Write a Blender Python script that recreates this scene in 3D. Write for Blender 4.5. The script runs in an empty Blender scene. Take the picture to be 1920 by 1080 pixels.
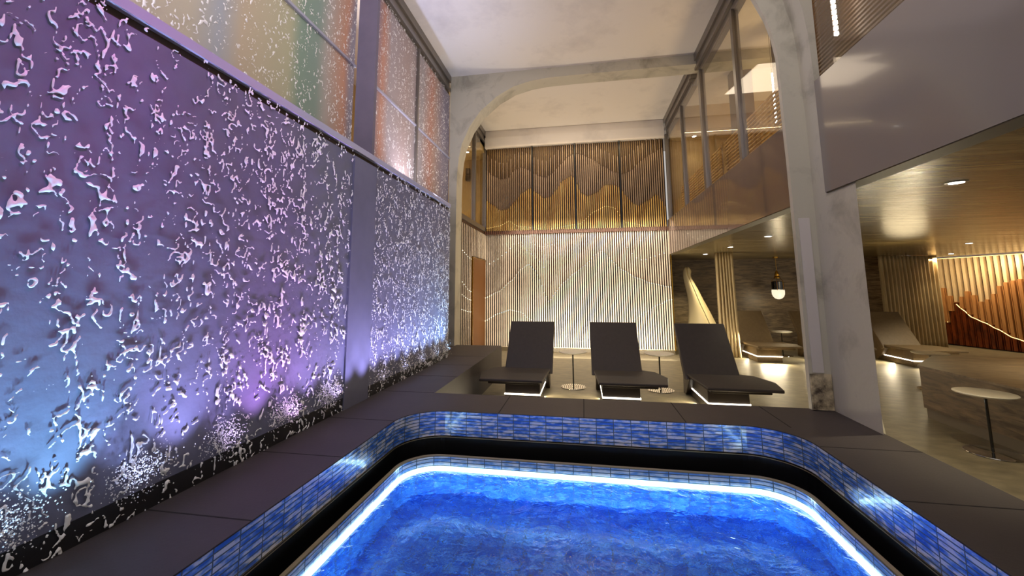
import bpy, math, random
import numpy as np
from mathutils import Vector, Matrix
random.seed(7)
PI = math.pi
sc = bpy.context.scene
C = sc.collection
EYE = 1.48                      # eye height over the lounge floor; heights below are written relative to the eye

# ------------------------------------------------------------------ camera, world, exposure
cam_d = bpy.data.cameras.new('camera'); cam = bpy.data.objects.new('camera', cam_d); C.objects.link(cam)
yaw, pit, rol = 0.17005, 0.12741, -0.00329
fw = Vector((-math.sin(yaw)*math.cos(pit), math.cos(yaw)*math.cos(pit), math.sin(pit)))
r0 = Vector((math.cos(yaw), math.sin(yaw), 0)); u0 = r0.cross(fw)
ri = r0*math.cos(rol)+u0*math.sin(rol); up = -r0*math.sin(rol)+u0*math.cos(rol)
cam.matrix_world = Matrix(((ri.x, up.x, -fw.x, 0), (ri.y, up.y, -fw.y, 0), (ri.z, up.z, -fw.z, EYE), (0, 0, 0, 1)))
cam_d.sensor_width = 36; cam_d.lens = 768.9/1920*36; cam_d.shift_y = -97.35/1920; cam_d.clip_start = .05
sc.camera = cam
world = bpy.data.worlds.new('world'); sc.world = world; world.use_nodes = True
world.node_tree.nodes['Background'].inputs[0].default_value = (.62, .58, .55, 1)
world.node_tree.nodes['Background'].inputs[1].default_value = .85
sc.view_settings.view_transform = 'Standard'; sc.view_settings.look = 'None'
sc.view_settings.exposure = 0.0; sc.view_settings.gamma = 1; sc.view_settings.use_curve_mapping = False
sc.cycles.use_denoising = True
sc.cycles.max_bounces = 8; sc.cycles.diffuse_bounces = 4; sc.cycles.glossy_bounces = 4
sc.cycles.transmission_bounces = 6; sc.cycles.transparent_max_bounces = 12
sc.cycles.caustics_reflective = False; sc.cycles.caustics_refractive = False
sc.cycles.sample_clamp_indirect = 4

def light(kind, name, loc, energy, col, tgt=None, size=.1, size_y=None, spot=None, blend=.6):
    d = bpy.data.lights.new(name, kind); d.energy = energy; d.color = col
    if kind == 'AREA':
        d.size = size
        if size_y: d.shape = 'RECTANGLE'; d.size_y = size_y
    else: d.shadow_soft_size = size
    if kind == 'SPOT': d.spot_size = math.radians(spot); d.spot_blend = blend
    o = bpy.data.objects.new(name, d); C.objects.link(o); o.location = (loc[0], loc[1], loc[2]+EYE)
    if tgt is not None:
        v = Vector(tgt)-Vector(loc); o.rotation_euler = v.to_track_quat('-Z', 'Y').to_euler()
    return o

WARM = (1, .76, .42); NEUT = (1, .88, .72)
# coloured uplights in the water trough at the foot of the water wall
TC = ((.8, (.34, .55, 1), .9), (1.39, (.28, .66, 1), 1.5), (1.62, (.42, .50, 1), .8), (1.85, (.50, .48, 1), 1.3), (2.1, (.55, .40, .95), .8), (2.42, (.78, .34, 1), 1.6), (2.68, (.62, .38, 1), .8), (2.94, (.62, .44, 1), 1.5),
      (3.2, (.52, .46, 1), .8), (3.46, (.56, .50, 1), 1.5), (4.0, (.52, .48, 1), 1.2), (4.6, (.48, .55, 1), 1.5), (5.2, (.42, .58, 1), 1.3), (5.8, (.34, .62, 1), 1.6))
def lerp_tc(y):
    for a, b in zip(TC, TC[1:]):
        if y <= b[0]: t = max(0, (y-a[0])/(b[0]-a[0])); return [a[1][k]*(1-t)+b[1][k]*t for k in range(3)], a[2]*(1-t)+b[2]*t
    return list(TC[-1][1]), TC[-1][2]
for i in range(21):
    y = .85+.245*i; col, e = lerp_tc(y)
    light('SPOT', 'trough_uplight', (-1.79, y, -.97), 40*e, col, (-2.0, y, -.12), .02, spot=66, blend=1)
# added unseen spots across the hall, colouring the upper part of the water wall
for y, col, e in ((1.0, (.66, .08, .78), 380), (1.9, (.66, .08, .70), 330), (2.9, (.26, .36, .6), 130), (4.2, (.3, .42, .75), 110), (5.5, (.42, .42, .9), 110)):
    light('SPOT', 'wall_tint_fill', (1.3, y, 3.9), e, col, (-2.0, y, .75), .1, spot=25, blend=1)
# added lilac fill lamps, hidden by the sill edge, brightening the ceiling
light('AREA', 'sill_fill', (-2.15, 1.2, 1.34), 36, (.86, .80, 1), (-1.7, 1.2, 4), .2, 3.0)
light('AREA', 'sill_fill', (-2.15, 5.2, 1.34), 44, (.90, .86, 1), (-1.5, 5.4, 4), .2, 2.0)
# added warm fill lamps, out of sight, brightening the upper-floor rooms either side
for y in (2.0, 5.0, 8.4): light('AREA', 'upper_room_fill', (4.2, y, 1.7), (75 if y < 8 else 22) if y > 3 else 14, (1, .68, .30), (4.2, y, 4), 1.2, 2.4)
light('AREA', 'upper_room_fill', (-3.4, 8.9, 1.5), 18, (1, .78, .42), (-3.4, 8.9, 4), 1.0, 2.2)
# added linear fill lamps, unseen, brightening the slat wall
light('AREA', 'slat_wall_fill', (.15, 9.0, -1.43), 125, (1, .88, .70), (.15, 10, .1), 3.4, .06)
light('AREA', 'slat_wall_fill', (.1, 9.45, 1.5), 55, (1, .88, .70), (.1, 9.97, .2), 3.6, .05)
light('AREA', 'slat_wall_fill', (-.2, 9.55, 3.52), 26, (1, .74, .4), (-.2, 10.05, 1.9), 4, .06)
# added area fill, out of view, softly brightening the double-height hall
light('AREA', 'hall_fill', (-.2, 1.8, 3.9), 100, (.95, .88, .92), (-.3, 5.4, 1.0), 2.5, 2.2)
light('AREA', 'hall_fill', (-.2, 8.2, 3.95), 50, (1, .82, .6), (-.2, 8.8, 0), 2.5, 2)

# ------------------------------------------------------------------ materials
def nodes(name):
    m = bpy.data.materials.new(name); m.use_nodes = True; nt = m.node_tree
    return m, nt, nt.nodes['Principled BSDF']
def N(nt, t, **k):
    n = nt.nodes.new(t)
    for a, b in k.items():
        if a in n.inputs: n.inputs[a].default_value = b
        else: setattr(n, a, b)
    return n
def L(nt, a, b): nt.links.new(a, b)
def lin(r, g, b):
    f = lambda c: (c/255/12.92) if c/255 <= .04045 else ((c/255+.055)/1.055)**2.4
    return (f(r), f(g), f(b), 1)
def plain(name, col, rough=.5, metal=0, coat=0, spec=.5):
    m, nt, p = nodes(name)
    p.inputs['Base Color'].default_value = col; p.inputs['Roughness'].default_value = rough
    p.inputs['Metallic'].default_value = metal; p.inputs['Coat Weight'].default_value = coat
    p.inputs['Specular IOR Level'].default_value = spec
    return m
def emit(name, col, s):
    m, nt, p = nodes(name); p.inputs['Base Color'].default_value = (0, 0, 0, 1)
    p.inputs['Emission Color'].default_value = col; p.inputs['Emission Strength'].default_value = s
    return m
def ramp(nt, stops):
    r = N(nt, 'ShaderNodeValToRGB'); e = r.color_ramp.elements
    e[0].position, e[0].color = stops[0]; e[1].position, e[1].color = stops[-1]
    for p, c in stops[1:-1]: e.new(p).color = c
    return r
def noisy(name, c1, c2, scale=3, stretch=(1, 1, 1), rough=.6, r2=None, bump=.0, bscale=20, coat=0, detail=6, lo=.35, hi=.68, spec=.5, dist=0):
    m, nt, p = nodes(name)
    tc = N(nt, 'ShaderNodeTexCoord'); mp = N(nt, 'ShaderNodeMapping'); mp.inputs['Scale'].default_value = stretch
    L(nt, tc.outputs['Object'], mp.inputs[0])
    n = N(nt, 'ShaderNodeTexNoise'); n.inputs['Scale'].default_value = scale; n.inputs['Detail'].default_value = detail
    n.inputs['Roughness'].default_value = .62; n.inputs['Distortion'].default_value = dist
    L(nt, mp.outputs[0], n.inputs['Vector'])
    r = ramp(nt, [(lo, c1), (hi, c2)]); L(nt, n.outputs[0], r.inputs[0]); L(nt, r.outputs[0], p.inputs['Base Color'])
    p.inputs['Roughness'].default_value = rough; p.inputs['Coat Weight'].default_value = coat; p.inputs['Specular IOR Level'].default_value = spec
    if r2 is not None:
        mr = N(nt, 'ShaderNodeMapRange'); mr.inputs['To Min'].default_value = rough; mr.inputs['To Max'].default_value = r2
        L(nt, n.outputs[0], mr.inputs[0]); L(nt, mr.outputs[0], p.inputs['Roughness'])
    if bump:
        b = N(nt, 'ShaderNodeBump'); b.inputs['Strength'].default_value = bump; b.inputs['Distance'].default_value = .02
        n2 = N(nt, 'ShaderNodeTexNoise'); n2.inputs['Scale'].default_value = bscale; n2.inputs['Detail'].default_value = 5
        L(nt, mp.outputs[0], n2.inputs['Vector']); L(nt, n2.outputs[0], b.inputs['Height']); L(nt, b.outputs[0], p.inputs['Normal'])
    return m

M = {}
M['deck'] = noisy('dark_deck_stone', lin(58, 51, 50), lin(66, 58, 56), 2.5, rough=.6, bump=.05, bscale=60)
M['groove'] = plain('groove', lin(22, 19, 18), .9)
M['floor'] = noisy('lounge_floor_stone', lin(104, 97, 78), lin(150, 139, 112), 2.6, (2, 3.4, 1), rough=.36, r2=.55, bump=.06, bscale=30, lo=.3, hi=.75)
M['plaster'] = noisy('polished_plaster', lin(156, 150, 134), lin(190, 184, 166), 2.2, rough=.45, r2=.7, bump=.12, bscale=14, lo=.3, hi=.5, dist=.6)
M['ceiling'] = noisy('ceiling_plaster', lin(206, 198, 190), lin(228, 220, 210), 1.3, rough=.5, r2=.75, bump=.08, bscale=9, lo=.25, hi=.5)
M['waterwall'] = noisy('water_wall_render', lin(100, 101, 122), lin(116, 117, 138), 1.5, rough=.5, bump=.35, bscale=9)
M['travertine'] = noisy('travertine', lin(84, 70, 52), lin(150, 130, 100), 2.6, (1.3, 1.3, 8), rough=.28, r2=.5, bump=.05, bscale=20, dist=.7)
M['travfloor'] = noisy('travertine_top', lin(112, 96, 74), lin(166, 148, 120), 3.0, (.9, 2.2, 1), rough=.3, r2=.5, dist=1.2)
M['soffit'] = noisy('glossy_stone_soffit', lin(92, 80, 52), lin(150, 132, 92), 1.8, (.6, 5, 1), rough=.16, r2=.32, bump=.06, bscale=7, dist=.8)
M['fascia'] = plain('dark_glass_fascia', lin(134, 126, 119), .11, 0, .15)
M['darkedge'] = plain('olive_edge', lin(84, 72, 48), .5)
M['metal'] = plain('brushed_grey_metal', lin(132, 126, 120), .38, .7)
M['bronze'] = plain('brown_metal', lin(108, 82, 58), .4, .4)
M['cream'] = noisy('cream_wall', lin(188, 160, 104), lin(204, 176, 120), 2, rough=.6)
M['brass'] = plain('brass', lin(196, 150, 60), .25, 1)
M['goldpanel'] = plain('gold_door', lin(112, 68, 18), .4, .4)
M['chrome'] = plain('polished_steel', lin(210, 205, 195), .08, 1)
M['black'] = plain('black', lin(12, 11, 11), .4)
M['blackgloss'] = plain('black_gloss', lin(10, 9, 9), .15, 0, .5)
M['lounger'] = noisy('charcoal_upholstery', lin(50, 43, 40), lin(56, 48, 44), 20, rough=.62, bump=.03, bscale=200)
M['pale_lit'] = noisy('pale_lit_upholstery', lin(118, 100, 74), lin(128, 110, 82), 20, rough=.5)  # lighter copy of the lounger upholstery, strong light from above painted in
M['lbase'] = plain('lounger_base', lin(52, 44, 38), .42)
M['top'] = noisy('cream_table_top', lin(236, 228, 204), lin(242, 234, 212), 8, rough=.35)
M['curtain'] = noisy('gold_curtain', lin(168, 148, 108), lin(194, 172, 128), 30, (1, 1, .1), rough=.75)
M['ivory'] = plain('ivory_sculpture', lin(236, 218, 172), .35)
M['slatwhite'] = noisy('white_slat', lin(206, 190, 168), lin(240, 226, 204), 2, rough=.4)
M['slatgold'] = noisy('gold_slat', lin(192, 146, 74), lin(228, 190, 112), 3, (3, 3, .6), rough=.42, lo=.4, hi=.6)
M['slatmauve'] = noisy('mauve_slat', lin(146, 122, 100), lin(170, 146, 120), 3, rough=.45)
M['slatdark'] = noisy('umber_slat', lin(90, 66, 34), lin(124, 96, 50), 3, rough=.5)
M['slatback'] = plain('slat_backing', lin(60, 36, 16), .6)
M['slatbrown'] = plain('brown_inner_slat', lin(96, 62, 44), .55)
M['finpale'] = noisy('pale_timber_fin', lin(212, 188, 144), lin(228, 206, 166), 3, (3, 3, .5), rough=.5)
M['finmid'] = noisy('amber_timber_fin', lin(176, 122, 70), lin(206, 152, 94), 3, (3, 3, .5), rough=.5)
M['findark'] = noisy('redbrown_timber_fin', lin(62, 26, 10), lin(140, 66, 26), 4, (3, 3, .8), rough=.4)
M['lamp'] = emit('lamp_white', (1, .93, .82, 1), 12)
M['led'] = emit('led_warm_white', (1, .9, .74, 1), 5)
M['leddot'] = emit('led_point', (1, .88, .62, 1), 5)
M['ledgold'] = emit('led_gold', (1, .66, .24, 1), 3.2)
M['poolled'] = emit('pool_led', (.55, .85, 1, 1), 7.5)
M['globe'] = emit('lamp_globe', (1, .86, .62, 1), 1.1)
M['trim'] = plain('champagne_trim', lin(176, 160, 124), .35, .5)
M['sill'] = plain('pale_sill', lin(176, 176, 196), .4)

def mosaic(name, ca, cb, cc, rough):
    """narrow glass mosaic in straight stacked columns, UV in metres"""
    m, nt, p = nodes(name)
    tc = N(nt, 'ShaderNodeTexCoord')
    b = N(nt, 'ShaderNodeTexBrick'); b.offset = 0; b.squash = 1
    for k, v in (('Scale', 1), ('Mortar Size', .003), ('Brick Width', .13), ('Row Height', .0244), ('Bias', 0), ('Mortar Smooth', .1)): b.inputs[k].default_value = v
    b.inputs['Color1'].default_value = (0, 0, 0, 1); b.inputs['Color2'].default_value = (1, 1, 1, 1); b.inputs['Mortar'].default_value = (.5, .5, .5, 1)
    L(nt, tc.outputs['UV'], b.inputs['Vector'])
    mp = N(nt, 'ShaderNodeMapping'); mp.inputs['Scale'].default_value = (15, 40, 1); L(nt, tc.outputs['UV'], mp.inputs[0])
    n = N(nt, 'ShaderNodeTexNoise'); n.inputs['Scale'].default_value = 1; n.inputs['Detail'].default_value = 3
    L(nt, mp.outputs[0], n.inputs['Vector'])
    ad = N(nt, 'ShaderNodeMath', operation='MULTIPLY_ADD'); ad.inputs[1].default_value = .2
    L(nt, b.outputs['Color'], ad.inputs[0]); L(nt, n.outputs[0], ad.inputs[2])
    r = ramp(nt, [(.46, ca), (.60, cb), (.72, cc)]); L(nt, ad.outputs[0], r.inputs[0])
    mx = N(nt, 'ShaderNodeMix', data_type='RGBA'); L(nt, b.outputs['Fac'], mx.inputs[0]); L(nt, r.outputs[0], mx.inputs[6]); mx.inputs[7].default_value = lin(92, 104, 112)
    L(nt, mx.outputs[2], p.inputs['Base Color'])
    bp = N(nt, 'ShaderNodeBump'); bp.inputs['Strength'].default_value = .5; bp.inputs['Distance'].default_value = .004
    L(nt, ad.outputs[0], bp.inputs['Height']); L(nt, bp.outputs[0], p.inputs['Normal'])
    p.inputs['Roughness'].default_value = rough; p.inputs['Coat Weight'].default_value = .5; p.inputs['Metallic'].default_value = .25
    return m
M['mosaic'] = mosaic('blue_glass_mosaic', lin(64, 118, 224), lin(136, 176, 248), lin(240, 240, 252), .18)
M['rimtile'] = mosaic('glow_paled_rim_mosaic', lin(120, 170, 236), lin(190, 214, 248), lin(240, 244, 252), .2)  # rim tile paled so its colour holds the edge strip's glow
M['basin'] = mosaic('pool_basin_mosaic', lin(24, 86, 192), lin(42, 128, 234), lin(110, 180, 248), .3)

def glass(name, tint, k=.55, base=.04, rough=.0):
    m, nt, p = nodes(name); nt.nodes.remove(p)
    out = nt.nodes['Material Output']
    f = N(nt, 'ShaderNodeLayerWeight'); f.inputs[0].default_value = .5
    q = N(nt, 'ShaderNodeMath', operation='POWER'); q.inputs[1].default_value = 4; L(nt, f.outputs['Facing'], q.inputs[0])
    a = N(nt, 'ShaderNodeMath', operation='MULTIPLY_ADD'); a.inputs[1].default_value = k; a.inputs[2].default_value = base; L(nt, q.outputs[0], a.inputs[0])
    t = N(nt, 'ShaderNodeBsdfTransparent'); t.inputs[0].default_value = tint
    g = N(nt, 'ShaderNodeBsdfGlossy'); g.inputs['Roughness'].default_value = rough; g.inputs[0].default_value = (1, 1, 1, 1)
    mx = N(nt, 'ShaderNodeMixShader')
    L(nt, a.outputs[0], mx.inputs[0]); L(nt, t.outputs[0], mx.inputs[1]); L(nt, g.outputs[0], mx.inputs[2]); L(nt, mx.outputs[0], out.inputs[0])
    return m
M['glass'] = glass('clear_glazing', (.95, .95, .95, 1))

def water_mat():
    m, nt, p = nodes('pool_water'); nt.nodes.remove(p); out = nt.nodes['Material Output']
    tc = N(nt, 'ShaderNodeTexCoord')
    w1 = N(nt, 'ShaderNodeTexNoise'); w1.inputs['Scale'].default_value = 3.2; w1.inputs['Detail'].default_value = 3; w1.inputs['Distortion'].default_value = 1.5
    w2 = N(nt, 'ShaderNodeTexNoise'); w2.inputs['Scale'].default_value = 16; w2.inputs['Detail'].default_value = 4; w2.inputs['Distortion'].default_value = .8
    L(nt, tc.outputs['Object'], w1.inputs[0]); L(nt, tc.outputs['Object'], w2.inputs[0])
    a = N(nt, 'ShaderNodeMath', operation='MULTIPLY_ADD'); a.inputs[1].default_value = .28; L(nt, w2.outputs[0], a.inputs[0]); L(nt, w1.outputs[0], a.inputs[2])
    b = N(nt, 'ShaderNodeBump'); b.inputs['Strength'].default_value = .55; b.inputs['Distance'].default_value = .03; L(nt, a.outputs[0], b.inputs['Height'])
    f = N(nt, 'ShaderNodeFresnel'); f.inputs[0].default_value = 1.33; L(nt, b.outputs[0], f.inputs['Normal'])
    r = N(nt, 'ShaderNodeBsdfRefraction'); r.inputs['IOR'].default_value = 1.33; r.inputs['Roughness'].default_value = .02; r.inputs[0].default_value = (.86, .94, 1, 1); L(nt, b.outputs[0], r.inputs['Normal'])
    g = N(nt, 'ShaderNodeBsdfGlossy'); g.inputs['Roughness'].default_value = .02; L(nt, b.outputs[0], g.inputs['Normal'])
    mx = N(nt, 'ShaderNodeMixShader'); L(nt, f.outputs[0], mx.inputs[0]); L(nt, r.outputs[0], mx.inputs[1]); L(nt, g.outputs[0], mx.inputs[2]); L(nt, mx.outputs[0], out.inputs[0])
    return m
M['water'] = water_mat()
m, nt, p = nodes('falling_water')
p.inputs['Base Color'].default_value = (.97, .95, .94, 1); p.inputs['Roughness'].default_value = .12
p.inputs['Transmission Weight'].default_value = .0; p.inputs['IOR'].default_value = 1.33; p.inputs['Coat Weight'].default_value = .6
M['fall'] = m
# coloured things behind the frosted panes, painted in as bands: colour by place along the pane
m, nt, p = nodes('frosted_showthrough_glass')
tc = N(nt, 'ShaderNodeTexCoord'); sx = N(nt, 'ShaderNodeSeparateXYZ'); gp = N(nt, 'ShaderNodeNewGeometry'); L(nt, gp.outputs['Position'], sx.inputs[0])
nz = N(nt, 'ShaderNodeTexNoise'); nz.inputs['Scale'].default_value = .6; L(nt, gp.outputs['Position'], nz.inputs[0])
ma = N(nt, 'ShaderNodeMath', operation='MULTIPLY_ADD'); ma.inputs[1].default_value = .25; L(nt, nz.outputs[0], ma.inputs[0]); L(nt, sx.outputs[1], ma.inputs[2])
mr = N(nt, 'ShaderNodeMapRange'); mr.inputs['From Min'].default_value = .8+.125; mr.inputs['From Max'].default_value = 7.1+.125; L(nt, ma.outputs[0], mr.inputs[0])
def fy(y): return (y-.8)/6.3
mixw = lambda c: tuple(.52*a+.48*.46 for a in c[:3])+(1,)
cr = ramp(nt, [(p_, mixw(c_)) for p_, c_ in [(fy(1.2), lin(206, 190, 176)), (fy(2.0), lin(206, 196, 178)), (fy(2.2), lin(178, 184, 200)), (fy(2.4), lin(204, 186, 160)), (fy(2.95), lin(186, 184, 150)), (fy(3.08), lin(120, 156, 136)),
               (fy(3.3), lin(120, 152, 140)), (fy(3.45), lin(182, 172, 168)), (fy(3.75), lin(206, 146, 104)), (fy(3.85), lin(150, 140, 160)), (fy(4.35), lin(160, 130, 150)), (fy(4.5), lin(214, 148, 108)), (fy(4.7), lin(190, 176, 180)),
               (fy(5.2), lin(186, 160, 150)), (fy(5.8), lin(180, 170, 170)), (fy(6.2), lin(206, 140, 104)), (fy(6.4), lin(196, 160, 140)), (fy(6.8), lin(150, 140, 170))]])
L(nt, mr.outputs[0], cr.inputs[0]); L(nt, cr.outputs[0], p.inputs['Base Color']); p.inputs['Roughness'].default_value = .45
tl = N(nt, 'ShaderNodeBsdfTranslucent'); L(nt, cr.outputs[0], tl.inputs[0])
mx = N(nt, 'ShaderNodeMixShader'); mx.inputs[0].default_value = .55
L(nt, p.outputs[0], mx.inputs[1]); L(nt, tl.outputs[0], mx.inputs[2]); L(nt, mx.outputs[0], nt.nodes['Material Output'].inputs[0])
M['showthrough'] = m

# ------------------------------------------------------------------ mesh builder
ORG = {}
class MB:
    def __init__(s): s.v = []; s.f = []; s.mi = []; s.uv = {}; s.k = 0
    def add(s, vs, fs, uvs=None):
        n = len(s.v); s.v += [tuple(p) for p in vs]
        for i, f in enumerate(fs):
            if uvs: s.uv[len(s.f)] = uvs[i]
            s.f.append(tuple(n+a for a in f)); s.mi.append(s.k)
        return s
    def box(s, x0, x1, y0, y1, z0, z1):
        return s.add([(x, y, z) for z in (z0, z1) for y in (y0, y1) for x in (x0, x1)],
                     [(0, 2, 3, 1), (4, 5, 7, 6), (0, 1, 5, 4), (2, 6, 7, 3), (0, 4, 6, 2), (1, 3, 7, 5)])
    def prism(s, poly, a, b, axis='z'):
        """poly of 2-D points swept along axis; poly counter-clockwise seen from +axis"""
        n = len(poly)
        def mk(p, h): return {'z': (p[0], p[1], h), 'y': (p[0], h, p[1]), 'x': (h, p[0], p[1])}[axis]
        return s.add([mk(p, a) for p in poly]+[mk(p, b) for p in poly],
                     [tuple(reversed(range(n))), tuple(range(n, 2*n))]+[(i, (i+1) % n, n+(i+1) % n, n+i) for i in range(n)])
    def lathe(s, c, prof, n=32):
        vs = []; fs = []
        for r, z in prof:
            for i in range(n):
                t = 2*PI*i/n; vs.append((c[0]+r*math.cos(t), c[1]+r*math.sin(t), c[2]+z))
        for j in range(len(prof)-1):
            for i in range(n): fs.append((j*n+i, j*n+(i+1) % n, (j+1)*n+(i+1) % n, (j+1)*n+i))
        fs.append(tuple(reversed(range(n)))); fs.append(tuple(range((len(prof)-1)*n, len(prof)*n)))
        return s.add(vs, fs)
    def tube(s, path, r, n=6):
        P = [Vector(p) for p in path]; vs = []; fs = []
        for i, p in enumerate(P):
            t = (P[min(i+1, len(P)-1)]-P[max(i-1, 0)]).normalized()
            a = Vector((0, 0, 1)) if abs(t.z) < .9 else Vector((1, 0, 0))
            u = t.cross(a).normalized(); w = t.cross(u)
            for k in range(n): vs.append(p+r*(u*math.cos(2*PI*k/n)+w*math.sin(2*PI*k/n)))
        for i in range(len(P)-1):
            for k in range(n): fs.append((i*n+k, i*n+(k+1) % n, (i+1)*n+(k+1) % n, (i+1)*n+k))
        fs.append(tuple(reversed(range(n)))); fs.append(tuple(range((len(P)-1)*n, len(P)*n)))
        return s.add(vs, fs)
    def dot(s, c, r):
        x, y, z = c
        return s.add([(x+r, y, z), (x-r, y, z), (x, y+r, z), (x, y-r, z), (x, y, z+r), (x, y, z-r)],
                     [(0, 2, 4), (2, 1, 4), (1, 3, 4), (3, 0, 4), (2, 0, 5), (1, 2, 5), (3, 1, 5), (0, 3, 5)])
    def build(s, name, mats, parent=None, org=None, bevel=0, smooth=False, fixn=True):
        me = bpy.data.meshes.new(name)
        o0 = ORG[parent] if parent else (org or (0, 0, 0))
        me.from_pydata([(a-o0[0], b-o0[1], c-o0[2]) for a, b, c in s.v], [], s.f)
        if not isinstance(mats, (list, tuple)): mats = [mats]
        for mt in mats: me.materials.append(mt)
        if len(mats) > 1: me.polygons.foreach_set('material_index', s.mi)
        if s.uv:
            ul = me.uv_layers.new(name='UVMap')
            for i, uvs in s.uv.items():
                for li, q in zip(me.polygons[i].loop_indices, uvs): ul.data[li].uv = q
        if fixn:
            import bmesh
            bm = bmesh.new(); bm.from_mesh(me); bmesh.ops.recalc_face_normals(bm, faces=bm.faces); bm.to_mesh(me); bm.free()
        if smooth: me.polygons.foreach_set('use_smooth', [True]*len(me.polygons))
        me.update()
        o = bpy.data.objects.new(name, me); C.objects.link(o)
        if parent: o.parent = parent; ORG[o] = o0
        else: o.location = (o0[0], o0[1], o0[2]+EYE); ORG[o] = o0
        if bevel:
            md = o.modifiers.new('bevel', 'BEVEL'); md.width = bevel; md.segments = 3; md.limit_method = 'ANGLE'
        return o
def tag(o, label=None, cat=None, group=None, kind=None):
    for k, v in (('label', label), ('category', cat), ('group', group), ('kind', kind)):
        if v: o[k] = v
    return o
def thing(name, org, label, cat, group=None, rz=0):
    o = bpy.data.objects.new(name, None); C.objects.link(o); o.location = (org[0], org[1], org[2]+EYE); o.rotation_euler.z = rz
    ORG[o] = org; o.empty_display_size = .1
    return tag(o, label, cat, group)
def struct(mb, name, mat, **k): return tag(mb.build(name, mat, **k), kind='structure')
def copy_tree(o, parent=None):
    c = o.copy(); C.objects.link(c)
    if parent: c.parent = parent
    for ch in list(o.children): copy_tree(ch, c)
    return c
def interp(tab, x):
    if x <= tab[0][0]: return tab[0][1]
    for (a, b), (c, d) in zip(tab, tab[1:]):
        if x <= c:
            t = (x-a)/(c-a); t = t*t*(3-2*t)*.5+t*.5
            return b+(d-b)*t
    return tab[-1][1]
FZ, DZ, SZ, CZ = -1.48, -1.0, .777, 4.05          # floor, deck, lounge ceiling, hall ceiling

# ------------------------------------------------------------------ setting
struct(MB().box(-2.9, 13, 3.9, 14, FZ-.1, FZ).box(1.99, 13, -3, 3.9, FZ-.1, FZ), 'floor', M['floor'])
struct(MB().box(-4.5, 6.4, -1.5, 12.4, CZ, CZ+.1), 'ceiling', M['ceiling'])
# raised deck around the pool: left strip with ledge, back strip, right strip, rounded pool corners
PX, PYF, PYN, PR = 1.45, 3.40, -1.6, .34
dk = MB()
dk.box(-2.4, -PX, PYN, 3.95, FZ, DZ); dk.box(-2.4, -1.445, 3.95, 7.3, FZ, DZ)
dk.box(-PX, PX, PYF, 3.95, FZ, DZ); dk.box(PX, 2.02, PYN, 3.95, FZ, DZ)
for sx in (-1, 1):
    c = (sx*(PX-PR), PYF-PR); n = 14
    pts = [(c[0]+sx*PR*math.cos(PI/2*i/n), c[1]+PR*math.sin(PI/2*i/n)) for i in range(n+1)]
    poly = [(sx*PX, PYF)]+(list(reversed(pts)) if sx > 0 else list(reversed(pts)))
    dk.prism(poly, DZ-.195, DZ)
struct(dk, 'pool_deck', M['deck'])
gv = MB(); g = .004; e = .0008
for y in (.34, 1.02, 1.71, 2.40, 3.09, 3.95, 4.7, 5.4, 6.1): gv.box(-2.0, -1.452, y-g, y+g, DZ, DZ+e)
for y in (.34, 1.0, 1.68, 2.36, 3.04): gv.box(1.456, 2.02, y-g, y+g, DZ, DZ+e)
for x in (-.70, -.019, .736, 1.45): gv.box(x-g, x+g, 3.403, 3.95, DZ, DZ+e)
struct(gv, 'trim_1', M['groove'])
# lower water wall and the sill and return beside it
struct(MB().box(-2.4, -2.0, -1.5, 6.0, DZ, 1.19), 'wall_left', M['waterwall'])
struct(MB().box(-2.4, -2.03, -1.5, 6.0, 1.19, 1.245), 'trim_2', plain('dark_reveal', lin(60, 44, 24), .6))
struct(MB().box(-2.4, -1.99, -1.5, 6.0, 1.245, 1.30), 'trim_3', M['sill'])
struct(MB().box(-2.55, -2.4, 6.0, 7.15, DZ, 1.55), 'wall_left_return', M['waterwall'])
struct(MB().box(-2.0, -1.9965, -1.5, 6.0, DZ, -.90), 'trim_15', plain('wall_foot_shade', lin(20, 19, 24), .5))  # black strip painting in the dark, unlit foot of the wall
# smooth dry pilaster band of the lower wall
struct(MB().box(-2.0, -1.985, 3.27, 3.66, DZ, 1.19), 'trim_4', noisy('pilaster_render', lin(100, 101, 122), lin(112, 113, 134), 2, rough=.6))
# back portal: left leg with arch, flat beam running right
arch3 = [(-2.27, 1.75), (-2.262, 2.124), (-2.235, 2.42), (-2.177, 2.696), (-2.03, 3.03), (-1.831, 3.309), (-1.514, 3.578), (-1.198, 3.745), (-.876, 3.827), (-.568, 3.86), (-.1, 3.87)]
struct(MB().prism([(-2.42, FZ), (-2.27, FZ)]+arch3+[(5.0, 3.87), (5.0, CZ), (-2.42, CZ)], 7.15, 7.5, 'y'), 'wall_portal_back', M['plaster'])
# middle portal: right pier, outer arch and the thinner lip inside it
lip_i = [(1.835, DZ), (1.831, 1.127), (1.823, 1.57), (1.821, 1.877), (1.817, 2.106), (1.792, 2.31), (1.745, 2.494), (1.656, 2.72), (1.53, 2.95), (1.36, 3.2), (1.1, 3.46), (.75, 3.68), (.3, 3.82), (-.3, 3.87)]
lip_o = [(2.0, DZ), (2.0, 1.5), (1.988, 1.85), (1.979, 2.183), (1.955, 2.42), (1.902, 2.667), (1.80, 2.95), (1.63, 3.25), (1.38, 3.53), (1.0, 3.77), (.5, 3.91), (-.3, 3.96)]
struct(MB().prism([(-2.40, 3.87)]+list(reversed(lip_i))+[(2.03, DZ), (2.03, CZ), (-2.40, CZ)], 3.9, 3.95, 'y'), 'wall_portal_lip', M['plaster'])
struct(MB().prism([(-2.42, 3.97), (-.9, 3.965)]+list(reversed(lip_o[1:]))+[(2.0, SZ), (2.035, SZ), (2.035, CZ), (-2.42, CZ)], 3.70, 3.9, 'y'), 'wall_portal_middle', M['plaster'])
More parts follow.
